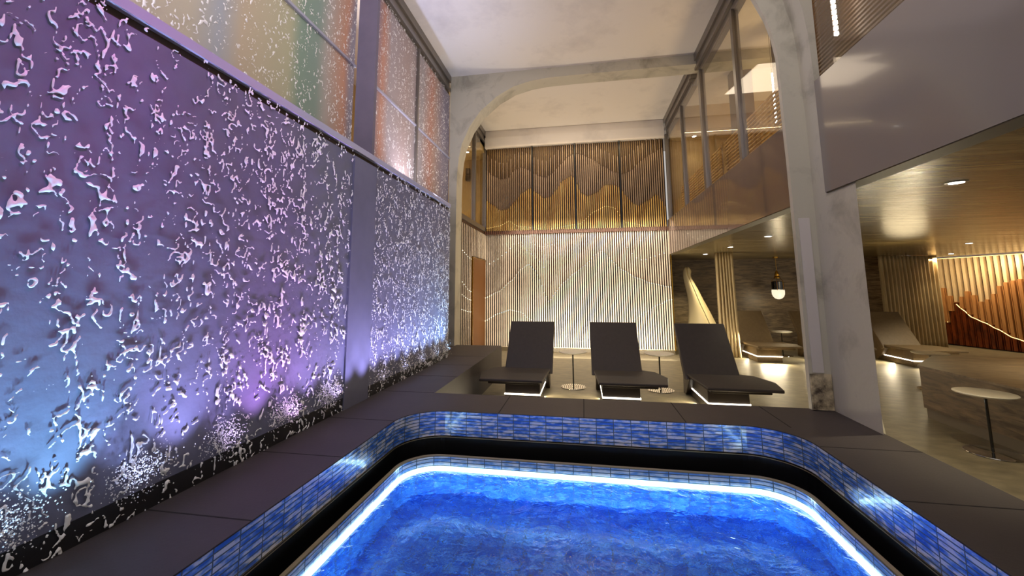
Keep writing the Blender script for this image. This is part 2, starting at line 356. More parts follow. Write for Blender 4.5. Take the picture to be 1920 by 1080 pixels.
struct(MB().prism([(2.0, 3.34), (2.33, 3.9), (2.0, 3.9)], DZ, SZ, 'z').prism([(2.02, 3.35), (2.33, 3.9), (2.02, 3.9)], FZ, DZ, 'z'), 'wall_pier', M['plaster'])
struct(MB().box(-2.40, -2.18, 3.9, 3.95, DZ, 3.87), 'trim_16', noisy('lilac_lit_pilaster', lin(112, 106, 128), lin(128, 120, 142), 2, rough=.6))  # portal leg in plaster, coloured light put into its tone
# upper floor slab and its glossy fascia over the lounge
struct(MB().box(2.12, 13, -1.5, 13.6, SZ+.01, .95), 'ceiling_lounge', M['soffit'])
struct(MB().box(1.985, 2.12, -1.5, 3.695, SZ, 1.745), 'wall_fascia_front', M['fascia'])
struct(MB().box(1.99, 2.12, 3.96, 10.0, SZ, 1.58), 'wall_fascia_back', plain('brown_glass_fascia', lin(108, 94, 86), .08, 0, .4))
struct(MB().box(1.99, 2.13, -1.5, 3.69, SZ-.006, SZ-.001).box(1.995, 2.13, 3.97, 10.0, SZ-.006, SZ-.001), 'trim_5', M['darkedge'])
# far end wall, lounge walls
struct(MB().box(-2.5, 2.0, 10.08, 10.25, FZ, 1.4).box(-2.5, 2.0, 10.08, 10.25, 1.4, CZ), 'wall_back', M['slatback'])
struct(MB().box(2.0, 8.3, 12.3, 12.5, FZ, SZ+.01).box(8.2, 8.3, 12.5, 13.5, FZ, SZ).box(1.9, 2.0, 10.05, 12.3, FZ, SZ), 'wall_lounge_back', M['travertine'])
struct(MB().box(-2.4, 2.0, 9.9, 10.06, 3.58, 3.85).box(-2.4, 2.0, 9.96, 10.07, 3.85, CZ), 'trim_6', M['ceiling'])
struct(MB().box(-2.42, 2.0, 9.93, 10.06, FZ, -1.4), 'baseboard_back', M['darkedge'])
struct(MB().box(-2.5, -2.4, 7.5, 10.08, FZ, 1.42), 'wall_left_back', M['slatback'])
# upper rooms
struct(MB().box(2.12, 6.4, 10.0, 10.2, .95, CZ).box(6.2, 6.4, -1.5, 10.0, .95, CZ), 'wall_upper_right', M['cream'])
struct(MB().box(2.13, 6.2, 9.3, 10.0, 3.5, CZ), 'trim_7', M['cream'])
struct(MB().box(-4.5, -2.42, 10.6, 10.8, 1.2, CZ).box(-4.5, -4.3, 7.5, 10.6, 1.2, CZ).box(-4.3, -2.42, 7.5, 10.6, 1.2, 1.42), 'wall_upper_left', M['cream'])
struct(MB().box(-4.3, -2.45, 9.6, 10.6, 3.5, CZ), 'trim_8', M['cream'])
# head tracks of the glazing
def track(x, s, y0, y1, name):
    b = MB()
    for k, (dx, z0, z1) in enumerate(((0, 3.92, 4.05), (.03, 3.78, 3.92), (.0, 3.74, 3.79), (.05, 3.64, 3.74))):
        b.box(min(x+s*dx, x+s*.14), max(x+s*dx, x+s*.14), y0, y1, z0, z1)
    return struct(b, name, M['metal'])
track(2.0, 1, 3.96, 7.14, 'trim_9'); track(2.0, 1, 7.51, 9.9, 'trim_10')
track(-2.4, -1, 3.96, 7.14, 'trim_11'); track(-2.4, -1, 7.51, 10.0, 'trim_12'); track(-2.4, -1, -1.5, 3.69, 'trim_13')

# windows: right-hand glazing
def window(name, x, panes, z0, z1, mat, mull, rails=(), rail_w=.02, t=.012, fm=None, rm=None):
    w = bpy.data.objects.new(name, None); C.objects.link(w); w.location = (x, panes[0][0], z0+EYE); ORG[w] = (x, panes[0][0], z0); w['kind'] = 'structure'
    for a, b in panes: MB().box(x-t/2, x+t/2, a, b, z0, z1).build('pane', mat, w)
    for a, b in mull: MB().box(x-.035, x+.05, a, b, z0, z1).build('mullion', fm or M['metal'], w)
    for z in rails: MB().box(x-.03, x+.03, panes[0][0], panes[-1][1], z-rail_w/2, z+rail_w/2).build('rail', rm or fm or M['metal'], w)
    return w
window('window_1', 2.05, [(3.96, 5.42), (5.5, 6.95), (7.05, 8.35), (8.41, 9.9)], 1.58, 3.66, M['glass'], [(5.42, 5.5), (6.95, 7.05), (8.35, 8.41), (9.9, 9.97)])
window('window_2', 2.05, [(-1.5, 1.6), (1.66, 3.69)], 1.745, 4.04, M['glass'], [(1.6, 1.66)])
window('window_3', -2.45, [(7.51, 8.98), (9.06, 10.05)], 1.5, 3.66, M['glass'], [(8.98, 9.06), (10.05, 10.1)])
MB_r = struct(MB().box(-2.5, -2.38, 7.5, 10.06, 1.42, 1.52), 'trim_14', M['metal'])
# water-wall upper glazing with the colours from behind painted in
window('window_4', -2.43, [(-1.5, 3.89)], 1.30, 3.66, M['showthrough'], [], (2.43,), .025, rm=M['sill'])
window('window_5', -2.43, [(4.0, 5.55), (5.58, 7.14)], 1.30, 3.66, M['showthrough'], [(5.55, 5.58)], (2.43,), .025, rm=M['sill'])
light('AREA', 'backlight_window', (-3.4, 2.2, 2.6), 85, (1, .93, .86), (-2.4, 2.2, 2.6), 3.6, 2.2)
light('AREA', 'backlight_window', (-3.4, 5.6, 2.6), 48, (.97, .88, .92), (-2.4, 5.6, 2.6), 2.6, 2.2)
struct(MB().box(-4.5, -4.4, -1.5, 7.4, 1.2, CZ).box(-4.4, -2.56, -1.5, 7.4, 1.1, 1.3).box(-4.4, -2.56, 7.4, 7.49, 1.2, CZ), 'wall_gallery_left', M['cream'])

# ------------------------------------------------------------------ pool
def ring(off, yf_off=None, n=14, yn=PYN):
    """open U path: near-left, round far-left corner, far-right corner, near-right; off = inset from the deck opening"""
    yo = off if yf_off is None else yf_off
    x = PX-off; yf = PYF-yo; r = max(.05, PR-off*.6); p = [(-x, yn)]
    p += [(-x, yn+(yf-r-yn)*i/12) for i in range(1, 12)]
    p += [(-x+r-r*math.cos(PI/2*i/n), yf-r+r*math.sin(PI/2*i/n)) for i in range(n+1)]
    p += [(-x+r+(2*x-2*r)*i/10, yf) for i in range(1, 10)]
    p += [(x-r+r*math.sin(PI/2*i/n), yf-r+r*math.cos(PI/2*i/n)) for i in range(n+1)]
    p += [(x, yf-r-(yf-r-yn)*i/12) for i in range(1, 12)]+[(x, yn)]
    return p
def wallstrip(mb, path, z0, z1, path2=None, uvw=True):
    path2 = path2 or path; s = 0
    for i in range(len(path)-1):
        a, b = path[i], path[i+1]; c, d = path2[i], path2[i+1]
        w = math.hypot(b[0]-a[0], b[1]-a[1])
        mb.add([(a[0], a[1], z0), (b[0], b[1], z0), (d[0], d[1], z1), (c[0], c[1], z1)], [(0, 1, 2, 3)],
               [[(s, z0), (s+w, z0), (s+w, z1+math.hypot(c[0]-a[0], c[1]-a[1])), (s, z1+math.hypot(c[0]-a[0], c[1]-a[1]))]])
        s += w
    return mb
pool = thing('hot_tub_pool', (0, .9, FZ), 'sunken pool lined in blue glass mosaic with a glowing white edge strip', 'pool')
A, B_, Cc = ring(.0), ring(.012), ring(.10, .225)
D_ = ring(.125, .25); E_ = ring(.13, .255)
A2 = ring(.004)
wallstrip(MB(), A2, DZ-.19, DZ-.004).build('mosaic_band', M['mosaic'], pool, fixn=False)
b = MB(); wallstrip(b, A, DZ-.196, DZ-.19, B_); wallstrip(b, B_, DZ-.202, DZ-.196); b.build('band_trim', M['trim'], pool, fixn=False)
b = MB(); wallstrip(b, A2, -1.62, DZ-.196); wallstrip(b, A, -1.62, -1.62, Cc); wallstrip(b, Cc, -1.62, -1.262); b.build('overflow_channel', M['black'], pool, fixn=False)
WZ = -1.345
b = MB(); wallstrip(b, Cc, -1.262, -1.25); wallstrip(b, Cc, -1.25, -1.25, D_); wallstrip(b, D_, -1.262, -1.25); b.build('coping_lip', M['trim'], pool, fixn=False)
wallstrip(MB(), E_, -1.324, -1.255).build('rim_mosaic', M['rimtile'], pool, fixn=False)
E2_ = ring(.142, .267)
wallstrip(wallstrip(MB(), E2_, WZ-.012, -1.326), E2_, -1.326, -1.324, E_).build('light_strip', M['poolled'], pool, fixn=False)
BZ = -1.73
b = MB(); wallstrip(b, E_, BZ, WZ-.012)
xs = PX-.13; b.add([(-xs, PYN, BZ), (xs, PYN, BZ), (xs, PYF-.255, BZ), (-xs, PYF-.255, BZ)], [(0, 1, 2, 3)], [[(-xs, PYN), (xs, PYN), (xs, PYF-.255), (-xs, PYF-.255)]])
b.add([(-1.45, PYN, -2.2), (1.45, PYN, -2.2), (1.45, PYN, DZ-.004), (-1.45, PYN, DZ-.004)], [(0, 1, 2, 3)], [[(0, 0), (2.9, 0), (2.9, 1.2), (0, 1.2)]])
b.build('basin', M['basin'], pool, fixn=False)
wpts = [(p[0], p[1], WZ) for p in E_]
ws = MB(); ws.add(wpts, [tuple(reversed(range(len(wpts))))]); w = ws.build('water', M['water'], pool, fixn=False)
# underwater lamps of the pool
light('AREA', 'underwater_lamp', (0, -1.5, -1.54), 480, (.36, .68, 1), (0, 2.4, -1.8), 2.4, .2)
for x, y in ((-.6, 1.0), (.6, 1.0), (0, .4)): light('POINT', 'underwater_lamp', (x, y, -1.52), 52, (.36, .68, 1), None, .06)

# ------------------------------------------------------------------ falling water: relief blobs cut out of noise
rng = np.random.RandomState(3)
def vnoise(yy, zz, sy, sz, seed):
    r = np.random.RandomState(seed); T = r.rand(257, 257)
    a = yy*sy+100; b = zz*sz+100; i = np.floor(a).astype(int); j = np.floor(b).astype(int)
    u = a-i; v = b-j; u = u*u*(3-2*u); v = v*v*(3-2*v); i %= 256; j %= 256
    return T[i, j]*(1-u)*(1-v)+T[i+1, j]*u*(1-v)+T[i, j+1]*(1-u)*v+T[i+1, j+1]*u*v
def water_relief(x, y0, y1, z0, z1, step, k, seed, depth):
    ys = np.arange(y0, y1, step); zs = np.arange(z0, z1, step); Y, Z = np.meshgrid(ys, zs, indexing='ij')
    wy = Y+.018*(vnoise(Y, Z, 18*k, 18*k, seed+9)-.5); wz = Z+.03*(vnoise(Y, Z, 15*k, 15*k, seed+8)-.5)
    n1 = .62*vnoise(wy, wz, 20*k, 13*k, seed)+.38*vnoise(wy, wz, 46*k, 30*k, seed+1)
    n2 = .6*vnoise(wy, wz, 13*k, 7*k, seed+2)+.4*vnoise(wy, wz, 34*k, 22*k, seed+3)
    col = vnoise(Y, Z*0, 9*k, 1, seed+5)
    h = np.minimum(.040-np.abs(n1-.5), (n2-.44+.14*(col-.5))*.5)/.04
    h = np.clip(h, -1, 1)
    vs = []; fs = []; cache = {}
    ny, nz = h.shape
    pos = h > 0
    act = pos[:-1, :-1] | pos[1:, :-1] | pos[1:, 1:] | pos[:-1, 1:]
    def V(i, j):
        key = (i, j)
        if key not in cache:
            cache[key] = len(vs); vs.append((x+depth*math.sqrt(max(h[i, j], 0)), ys[i], zs[j]))
        return cache[key]
    def Ed(i, j, p, q):
        key = (i, j, p, q) if (i, j) < (p, q) else (p, q, i, j)
        if key not in cache:
            a, b, c, d = key; t = h[a, b]/(h[a, b]-h[c, d]); cache[key] = len(vs)
            vs.append((x, ys[a]+(ys[c]-ys[a])*t, zs[b]+(zs[d]-zs[b])*t))
        return cache[key]
    for i, j in zip(*np.nonzero(act)):
        cs = [(i, j), (i+1, j), (i+1, j+1), (i, j+1)]; poly = []
        for q in range(4):
            a, b = cs[q], cs[(q+1) % 4]
            if pos[a]: poly.append(V(*a))
            if pos[a] != pos[b]: poly.append(Ed(a[0], a[1], b[0], b[1]))
        if len(poly) > 2: fs.append(tuple(poly))
    return vs, fs
def curtain(name, label, x, y0, y1, z0, z1, step, k, seed, depth, cat='waterfall'):
    vs, fs = water_relief(x, y0, y1, z0, z1, step, k, seed, depth)
    mb = MB(); mb.v = vs; mb.f = fs; mb.mi = [0]*len(fs)
    return tag(mb.build(name, M['fall'], org=(x, (y0+y1)/2, z0), smooth=True, fixn=False), label, cat, None, 'stuff')
curtain('falling_water', 'sheet of falling water streaks down the near purple and blue wall', -1.992, .9, 3.26, DZ+.003, 1.24, .006, 1.38, 11, .008)
curtain('falling_water', 'sheet of falling water streaks on the farther wall bay, past the dry pilaster band', -1.992, 3.68, 5.98, DZ+.003, 1.24, .0065, 1.9, 31, .006)
curtain('falling_water', 'fine water streaks running down the near coloured frosted glass', -2.418, 1.2, 3.88, 1.34, 3.7, .0085, 1.9, 51, .005)
curtain('falling_water', 'fine water streaks running down the farther frosted glass beside the back arch', -2.418, 4.02, 7.10, 1.34, 3.7, .010, 1.8, 71, .005)
# splash crowns where jets meet the trough
def splash(y, z, n, label):
    mb = MB(); r = random.Random(int(y*100))
    for i in range(n):
        a = r.gauss(0, .058); b = r.gauss(0, .045); x = -1.94+r.uniform(-.03, .05)
        s = r.uniform(.0012, .0042); mb.dot((x, y+a, max(DZ+.01, z+b)), s)
    return tag(mb.build('water_splash', M['fall'], org=(-1.9, y, DZ), smooth=True), label, 'splash', 'splash crowns along the foot of the water wall', 'stuff')
names = ['nearest', 'second', 'third', 'fourth', 'fifth', 'sixth', 'seventh', 'eighth', 'ninth', 'tenth']
for k, y in enumerate((1.18, 1.60, 2.05, 2.51, 2.98, 3.86, 4.33, 4.80, 5.27, 5.72)):
    splash(y, -.79 if k < 5 else -.84, 700 if k < 5 else 220, 'white spray of splashing drops at the foot of the water wall, %s from the camera' % names[k])

# ------------------------------------------------------------------ slat walls
cM = [(-2.38, -.23), (-2.04, -.08), (-1.73, .18), (-1.47, .47), (-1.3, .58), (-1.13, .42), (-1.02, .19), (-.92, -.11), (-.81, -.32), (-.67, -.11), (-.45, .14), (-.2, .35), (.02, .51), (.15, .62), (.27, .78), (.46, .87), (.58, .76), (.71, .61), (.91, .42), (1.24, .23), (1.54, .11), (1.95, .02)]
cB = [(-2.38, -.78), (-2.04, -.6), (-1.76, -.51), (-1.5, -.56), (-1.26, -.73), (-1.04, -.86), (-.69, -.99), (-.37, -1.13), (-.1, -1.22), (.13, -1.22), (.47, -1.08), (1.02, -.79), (1.39, -.55), (1.67, -.38), (1.95, -.26)]
cN = [(-2.32, -.44), (-2.21, -.37), (-1.98, -.26), (-1.64, -.08), (-1.39, -.02), (-1.17, -.08), (-.84, -.49), (-.49, -.67), (-.18, -.96), (-.04, -.88), (.2, -.72), (.34, -.43), (.5, -.16), (.72, 0), (1.0, .05), (1.21, -.06), (1.38, -.21), (1.5, -.28), (1.66, -.16)]
cU = [(-2.3, .6), (-2.1, .71), (-1.85, .89), (-1.64, 1.1), (-1.52, 1.11), (-1.4, 1.01), (-1.3, .89), (-1.05, .67), (-.94, .52), (-.83, .44)]
cV = [(-1.39, 1.33), (-1.21, 1.1), (-.99, 1.01), (-.68, 1.06), (-.48, 1.18)]
cW = [(.75, 1.26), (.98, 1.05), (1.09, .89), (1.2, .74), (1.31, .66), (1.43, .66), (1.66, .74), (1.76, .78), (1.95, .82)]
cX = [(1.25, 1.17), (1.39, 1.1), (1.53, 1.23), (1.64, 1.32)]
u1 = [(-2.36, 3.01), (-2.2, 2.86), (-1.99, 2.76), (-1.81, 2.77), (-1.64, 2.98), (-1.47, 3.04), (-1.3, 2.98), (-1.13, 2.86), (-1.0, 2.79), (-.86, 2.75), (-.7, 2.84), (-.46, 3.08), (-.29, 3.25), (-.14, 3.32), (.04, 3.29), (.29, 3.16), (.55, 2.96), (.83, 2.79), (1.01, 2.74), (1.2, 2.81), (1.43, 3.04), (1.69, 3.21), (1.97, 3.35)]
u2 = [(-2.35, 2.21), (-2.23, 2.12), (-1.99, 1.95), (-1.82, 1.97), (-1.65, 2.15), (-1.44, 2.38), (-1.24, 2.49), (-1.07, 2.36), (-.91, 2.22), (-.74, 2.25), (-.6, 2.41), (-.44, 2.64), (-.2, 2.76), (-.11, 2.59), (.01, 2.31), (.17, 2.23), (.37, 2.3), (.59, 2.49), (.78, 2.48), (.94, 2.41), (1.06, 2.2), (1.23, 2.0), (1.35, 1.95), (1.57, 2.07), (1.76, 2.21), (1.88, 2.06), (1.96, 1.88)]
u3 = [(-2.35, 1.5), (-2.02, 1.55), (-1.78, 1.67), (-1.55, 1.53), (-.78, 1.44), (-.04, 1.55), (.32, 1.84), (.58, 1.96), (.77, 1.92), (1.03, 1.55), (1.54, 1.45), (1.94, 1.45)]
lo = thing('slat_screen', (-.2, 10, -1.4), 'white vertical slat screen with waves of tiny light points on the far wall', 'slat wall')
fr = MB(); inner = MB(); dots = MB()
PITCH = .0518
nsl = int(4.36/PITCH)
for i in range(nsl+1):
    x = -2.375+i*PITCH; m_ = interp(cM, x); bt = -1.385
    fr.box(x-.0105, x+.0105, 9.955, 9.975, m_, 1.345)            # upper slats stand back
    fr.box(x-.0115, x+.0115, 9.925, 9.950, bt, m_)                # lower slats step forward
    inner.box(x+.018, x+.034, 9.985, 10.02, m_+.02, 1.345)
    dots.dot((x, 9.935, m_+.006), .0085)
    bb = interp(cB, x); dots.dot((x, 9.918, bb), .010)
    for cv in (cN, cU, cV, cW, cX):
        if i % 2 == 0 and cv[0][0] <= x <= cv[-1][0]: dots.dot((x, 9.945, interp(cv, x)), .010)
fr.build('front_slats', M['slatwhite'], lo); inner.build('rear_slats', plain('umber_rear_slat', lin(72, 44, 28), .6), lo)
tag(dots.build('light_points', M['leddot'], lo), kind='stuff')
MB().box(-2.39, 2.0, 9.98, 10.075, -1.40, -1.385).build('bottom_rail', M['trim'], lo)
MB().box(-2.39, 2.0, 10.04, 10.075, -1.385, 1.345).build('backing', M['black'], lo)
MB().box(2.0, 2.02, 9.92, 10.04, -1.40, .77).build('edge_trim', M['brass'], lo)
bandm = MB()
for i in range(nsl+1):
    x = -2.375+i*PITCH; bandm.box(x-.009, x+.009, 9.90, 9.93, 1.33, 1.425)
bandm.box(-2.39, 2.0, 9.93, 10.06, 1.345, 1.415)
tag(bandm.build('slat_band', M['slatbrown'], org=(-.2, 9.98, 1.33)), 'dark brown toothed band between the gold upper panels and the white slat screen', 'trim band')
# upper gold panels
edges = (-2.385, -1.187, -.127, .947, 1.985)
plabels = ['leftmost gold slat panel high on the far wall, next to the left upper room', 'second gold slat panel from the left above the white slat screen',
           'third gold slat panel from the left, holding the tallest wave crest on its left', 'rightmost gold slat panel high on the far wall, next to the right-hand glazing']
for k in range(4):
    a, b_ = edges[k]+.02, edges[k+1]-.02
    t = thing('gold_slat_screen', ((a+b_)/2, 10, 1.43), plabels[k], 'slat panel', 'gold slat panels over the white screen')
    hi, mid, low, back, dd = MB(), MB(), MB(), MB(), MB()
    n = round((b_-a)/.050); p_ = (b_-a)/n
    for i in range(n):
        x = a+p_*(i+.5); z1 = interp(u1, x); z2 = interp(u2, x); z3 = max(1.435, interp(u3, x))
        hi.box(x-.009, x+.009, 9.985, 10.005, z1-.0 if i % 2 else z1+.0, 3.57)
        top2 = z1 if i % 2 else min(3.4, z1+.03+.45*((i*37 % 11)/11))
        mid.box(x-.0095, x+.0095, 9.955, 9.98, z2, z1 if i % 2 else z1)
        if i % 2 == 0: mid.box(x-.006, x+.008, 9.965, 9.984, z1, z1+.42)
        low.box(x-.0095, x+.0095, 9.935, 9.96, 1.43, z2)
        if i % 3 == 0: back.box(x+.016, x+.03, 9.99, 10.01, 1.43, z2-.1+.35*((i*29) % 7)/7)
        dd.dot((x, 9.948, z1), .009)
        dd.dot((x, 9.93, z2), .009)
    hi.build('upper_slats', M['slatdark'], t); mid.build('middle_slats', M['slatmauve'], t); low.build('lower_slats', M['slatgold'], t)
    back.build('rear_slats', M['slatbrown'], t); tag(dd.build('slat_studs', M['slatback'], t), kind='stuff')
    d3 = MB()
    for i in range(n):
        x = a+p_*(i+.5); z3 = interp(u3, x)
        if z3 > 1.46: d3.dot((x, 9.93, z3), .008)
    if d3.v: tag(d3.build('light_points', M['ledgold'], t), kind='stuff')
    MB().box(a, b_, 10.03, 10.07, 1.43, 3.57).build('backing', M['slatback'], t)
sp = MB()
for k, x in enumerate(edges[1:4]):
    tag(MB().box(x-.010, x+.010, 9.925, 10.03, 1.43, 3.575).build('panel_divider', M['black'], org=(x, 9.98, 1.43)),
        'thin black upright divider between gold slat panels, %s' % ('left of the three', 'middle of the three', 'right of the three')[k], 'divider', 'black dividers between gold panels')
# left return wall slats and gold door
lw = thing('slat_screen', (-2.38, 8.6, -1.4), 'narrow beige slat screen on the left wall beside the gold door', 'slat wall')
a_ = MB(); d_ = MB(); y = 7.58
l1 = [(7.5, .86), (8.6, .64)]; l2 = [(7.5, .27), (8.6, -.06)]; l3 = [(7.5, -.03), (8.6, -.24)]; l4 = [(7.5, -.35), (8.6, -.49)]
while y < 9.98:
    z0 = -1.4 if y < 8.72 else .72
    a_.box(-2.396, -2.386, y-.018, y+.018, z0, 1.34)
    if y < 8.72:
        for cv in (l1, l2, l3, l4): d_.dot((-2.380, y, interp(cv, y)), .007)
    y += .13
a_.build('slats', M['slatwhite'], lw); tag(d_.build('light_points', M['leddot'], lw), kind='stuff')
dr = bpy.data.objects.new('door_1', None); C.objects.link(dr); dr.location = (-2.38, 9.35, FZ+EYE); ORG[dr] = (-2.38, 9.35, FZ); dr['kind'] = 'structure'
MB().box(-2.41, -2.375, 8.78, 9.94, FZ+.01, .67).build('door_leaf', M['goldpanel'], dr); MB().box(-2.41, -2.37, 8.74, 9.97, .67, .70).box(-2.41, -2.37, 8.74, 8.78, FZ, .67).build('door_frame', M['brass'], dr)

# ------------------------------------------------------------------ timber wave wall at the right end
WA = Vector((9.35, 12.9)); WT = (Vector((9.85, 11.2))-WA).normalized(); WN = Vector((WT.y, -WT.x))
if WN.x > 0: WN = -WN                                             # towards the lounge
w1 = [(-.4, .9), (-.21, .69), (.04, .41), (.2, .03), (.45, -.3), (.52, -.38), (.76, -.1), (.87, -.16), (.96, -.29), (1.07, -.38), (1.24, -.22), (1.41, .02), (1.56, .11), (1.79, .18), (2.3, .1), (3.2, .4)]
w2 = [(-.4, -.2), (-.26, -.28), (-.03, -.45), (.05, -.66), (.26, -.91), (.32, -.7), (.5, -.385), (.66, -.55), (.83, -.73), (1.07, -.84), (1.29, -.97), (1.56, -1.14), (1.9, -1.25), (3.2, -.8)]
def wp(s, d, z): q = WA+WT*s+WN*d; return (q.x, q.y, z)
struct(MB().box(8.3, 9.15, 13.45, 13.55, FZ, SZ), 'wall_alcove', M['travertine'])
tw = thing('timber_wave_panel', wp(1.2, .05, FZ), 'tall ribbed timber panel in pale, amber and red-brown wood with glowing wave edges', 'wall panel')
def sbox(mb, s0, s1, d0, d1, z0, z1):
    vs = [wp(s, d, z) for z in (z0, z1) for d in (d0, d1) for s in (s0, s1)]
    mb.add(vs, [(0, 2, 3, 1), (4, 5, 7, 6), (0, 1, 5, 4), (2, 6, 7, 3), (0, 4, 6, 2), (1, 3, 7, 5)])
pa, mi_, da = MB(), MB(), MB(); s = -.45
while s < 3.2:
    t1 = min(interp(w1, s+.05), SZ-.1); t2 = min(interp(w2, s+.05), t1-.01)
    sbox(pa, s, s+.062, .02, .10, t1, SZ-.04); sbox(mi_, s, s+.066, .04, .13, t2, t1); sbox(da, s, s+.07, .02, .11, FZ+.03, t2)
    sbox(da, s+.085, s+.10, .02, .09, FZ+.03, t2-.02); sbox(mi_, s+.085, s+.1, .02, .1, t2, t1)
    s += .13
pa.build('pale_fins', M['finpale'], tw); mi_.build('amber_fins', M['finmid'], tw); da.build('red_brown_fins', M['findark'], tw)
bk = MB(); sbox(bk, -.5, 3.3, -.03, .018, FZ, SZ); bk.build('backing', M['slatback'], tw)
ed = MB(); ss = [.03+.04*i for i in range(60)]
ed.tube([wp(q, .12, interp(w2, q+.03)-.012) for q in ss if .5 < q < 2.4], .008, 5); ed.tube([wp(q, .12, interp(w2, q)-.012) for q in ss if .0 < q < .3], .008, 5)
ed.tube([wp(-.4, .07, SZ-.03), wp(3.2, .07, SZ-.03)], .007, 5)
ed.build('light_edge', M['ledgold'], tw)
light('AREA', 'timber_wall_wash', (9.2, 11.3, .70), 42, (1, .74, .44), wp(1.1, 0, -.5), 2.4, .08).rotation_euler.z += 0

# ------------------------------------------------------------------ loungers
def lounger(mirror, mu='lounger', mb_='lbase'):
    s = -1 if mirror else 1
    t = thing('lounger', (0, 0, FZ), None, 'lounger', 'stone-dark heated loungers')
    t['mirror'] = mirror
    fx = lambda pts: [(s*a, b) for a, b in pts][::s]
    def xb(mb, x0, x1, poly): return mb.prism(poly, min(s*x0, s*x1), max(s*x0, s*x1), 'x')
    H = FZ
    base = MB(); xb(base, 0, .46, [(0, H), (.88, H), (1.02, H+.27), (.02, H+.27)]); base.build('base', M[mb_], t, bevel=.006)
    k = MB(); xb(k, -.006, .466, [(-.006, H+.105), (.86, H+.105), (.86, H+.122), (-.006, H+.122)]); k.build('light_strip', M['led'], t)
    seat = MB()
    seat.prism(fx([(-.05, -.19), (.76, -.19), (.84, .22), (.74, .58), (.56, .70), (-.10, .70)]), H+.30, H+.335, 'z')
    seat.prism(fx([(.0, -.12), (.66, -.12), (.74, .20), (.66, .50), (.5, .66), (.0, .66)]), H+.262, H+.30, 'z'); seat.build('seat', M[mu], t, bevel=.01)
    # reclined back with a thick heel that folds into the seat
    a = (.60, H+.335); b_ = (1.10, H+.965)
    bk = MB(); xb(bk, -.12, .57, [(.56, H+.27), (.66, H+.25), (.80, H+.40), (1.17, H+.93), (1.115, H+.965), (.60, H+.33)]); bk.build('backrest', M[mu], t, bevel=.012)
    hl = MB(); xb(hl, -.06, .50, [(.62, H+.262), (.88, H), (1.02, H), (.95, H+.60), (.80, H+.40)]); hl.build('back_support', M[mb_], t, bevel=.01)
    return t
pale_lit = lounger(False, 'pale_lit', 'pale_lit'); right_hand = lounger(False); left_hand = lounger(True)
def put(src, x, y, label, rz=0, first=False):
    o = src if first else copy_tree(src); o.location = (x, y, FZ+EYE); o.rotation_euler.z = rz; o['label'] = label; return o
put(left_hand, -.585, 5.50, 'dark lounger facing the pool, leftmost of the front three, seat flaring to the left', first=True)
put(right_hand, .21, 5.50, 'dark lounger facing the pool, between the two small steel-stemmed tables', first=True)
put(right_hand, 1.44, 5.42, 'olive-lit lounger facing the pool in front of the ivory sculpture')
put(pale_lit, 3.42, 9.2, 'pale-lit lounger in the back lounge beside the narrow gold curtain', first=True)
put(pale_lit, 4.68, 9.2, 'pale-lit lounger in the back lounge, mostly hidden behind the concrete pier')
put(pale_lit, 6.05, 9.05, 'pale-lit lounger in the back lounge right of the pier, before the wide curtain')
for x, y, e in ((.44, 5.46, 3), (-.82, 5.46, 3), (1.67, 5.38, 5), (3.65, 9.1, 12), (4.9, 9.1, 10), (6.3, 8.95, 20)):
    light('AREA', 'lounger_glow', (x, y-.04, FZ+.11), e, (1, .84, .56), (x, y-.5, FZ), .42, .02)
for x, y, e in ((.18, 5.9, 3), (-.56, 5.9, 3), (1.40, 5.85, 6), (3.38, 9.6, 8), (4.64, 9.6, 8), (6.0, 9.5, 14)):
    sgn = 1 if x == -.56 else -1
    light('AREA', 'lounger_glow', (x+.02*sgn, y, FZ+.11), e, (1, .84, .56), (x+.5*sgn, y, FZ), .02, .8)
for L_ in (right_hand, left_hand):
    pass
for o in bpy.data.objects:
    if 'mirror' in o: del o['mirror']

# ------------------------------------------------------------------ side tables
tb = thing('side_table', (0, 0, FZ), None, 'side table', 'small round pedestal tables')
MB().lathe((0, 0, FZ), [(.185, 0), (.19, .004), (.188, .009), (.03, .014), (.0141, .02)], 40).build('base', M['chrome'], tb, smooth=False)
MB().lathe((0, 0, FZ), [(.011, .015), (.011, .50)], 16).build('stem', M['blackgloss'], tb, smooth=False)
MB().lathe((0, 0, FZ), [(.05, .495), (.17, .503), (.205, .515), (.21, .523), (.207, .528), (.19, .530)], 48).build('table_top', M['top'], tb)
put(tb, -.18, 6.50, 'round cream side table between the left and middle front loungers', first=True)
put(tb, 1.08, 6.50, 'round cream side table between the middle and right front loungers')
put(tb, 3.58, 4.56, 'round cream side table on a dark stem in front of the travertine bench')
put(tb, 4.29, 10.13, 'round side table between the two pale-lit back-lounge loungers')
put(tb, 5.0, 7.15, 'round side table just behind the travertine bench')

# ------------------------------------------------------------------ travertine bench, sculpture, pendant, curtains
bn = thing('stone_bench', (4.6, 5, FZ), 'long travertine bench block with a recessed dark plinth at the right', 'bench')
poly = [(3.83, 1.5), (7.0, 1.5), (7.0, 6.45), (4.55, 6.45), (3.83, 5.66)]
MB().prism(poly, FZ+.11, -.92).build('body', M['travertine'], bn)
MB().prism([(3.82, 1.48), (7.02, 1.48), (7.02, 6.47), (4.54, 6.47), (3.82, 5.67)], -.92, -.90).build('bench_top', M['travfloor'], bn)
MB().prism([(3.85, 1.52), (6.98, 1.52), (6.98, 6.43), (4.56, 6.43), (3.85, 5.65)], FZ, FZ+.11).build('plinth', plain('plinth_stone', lin(122, 112, 92), .5), bn)

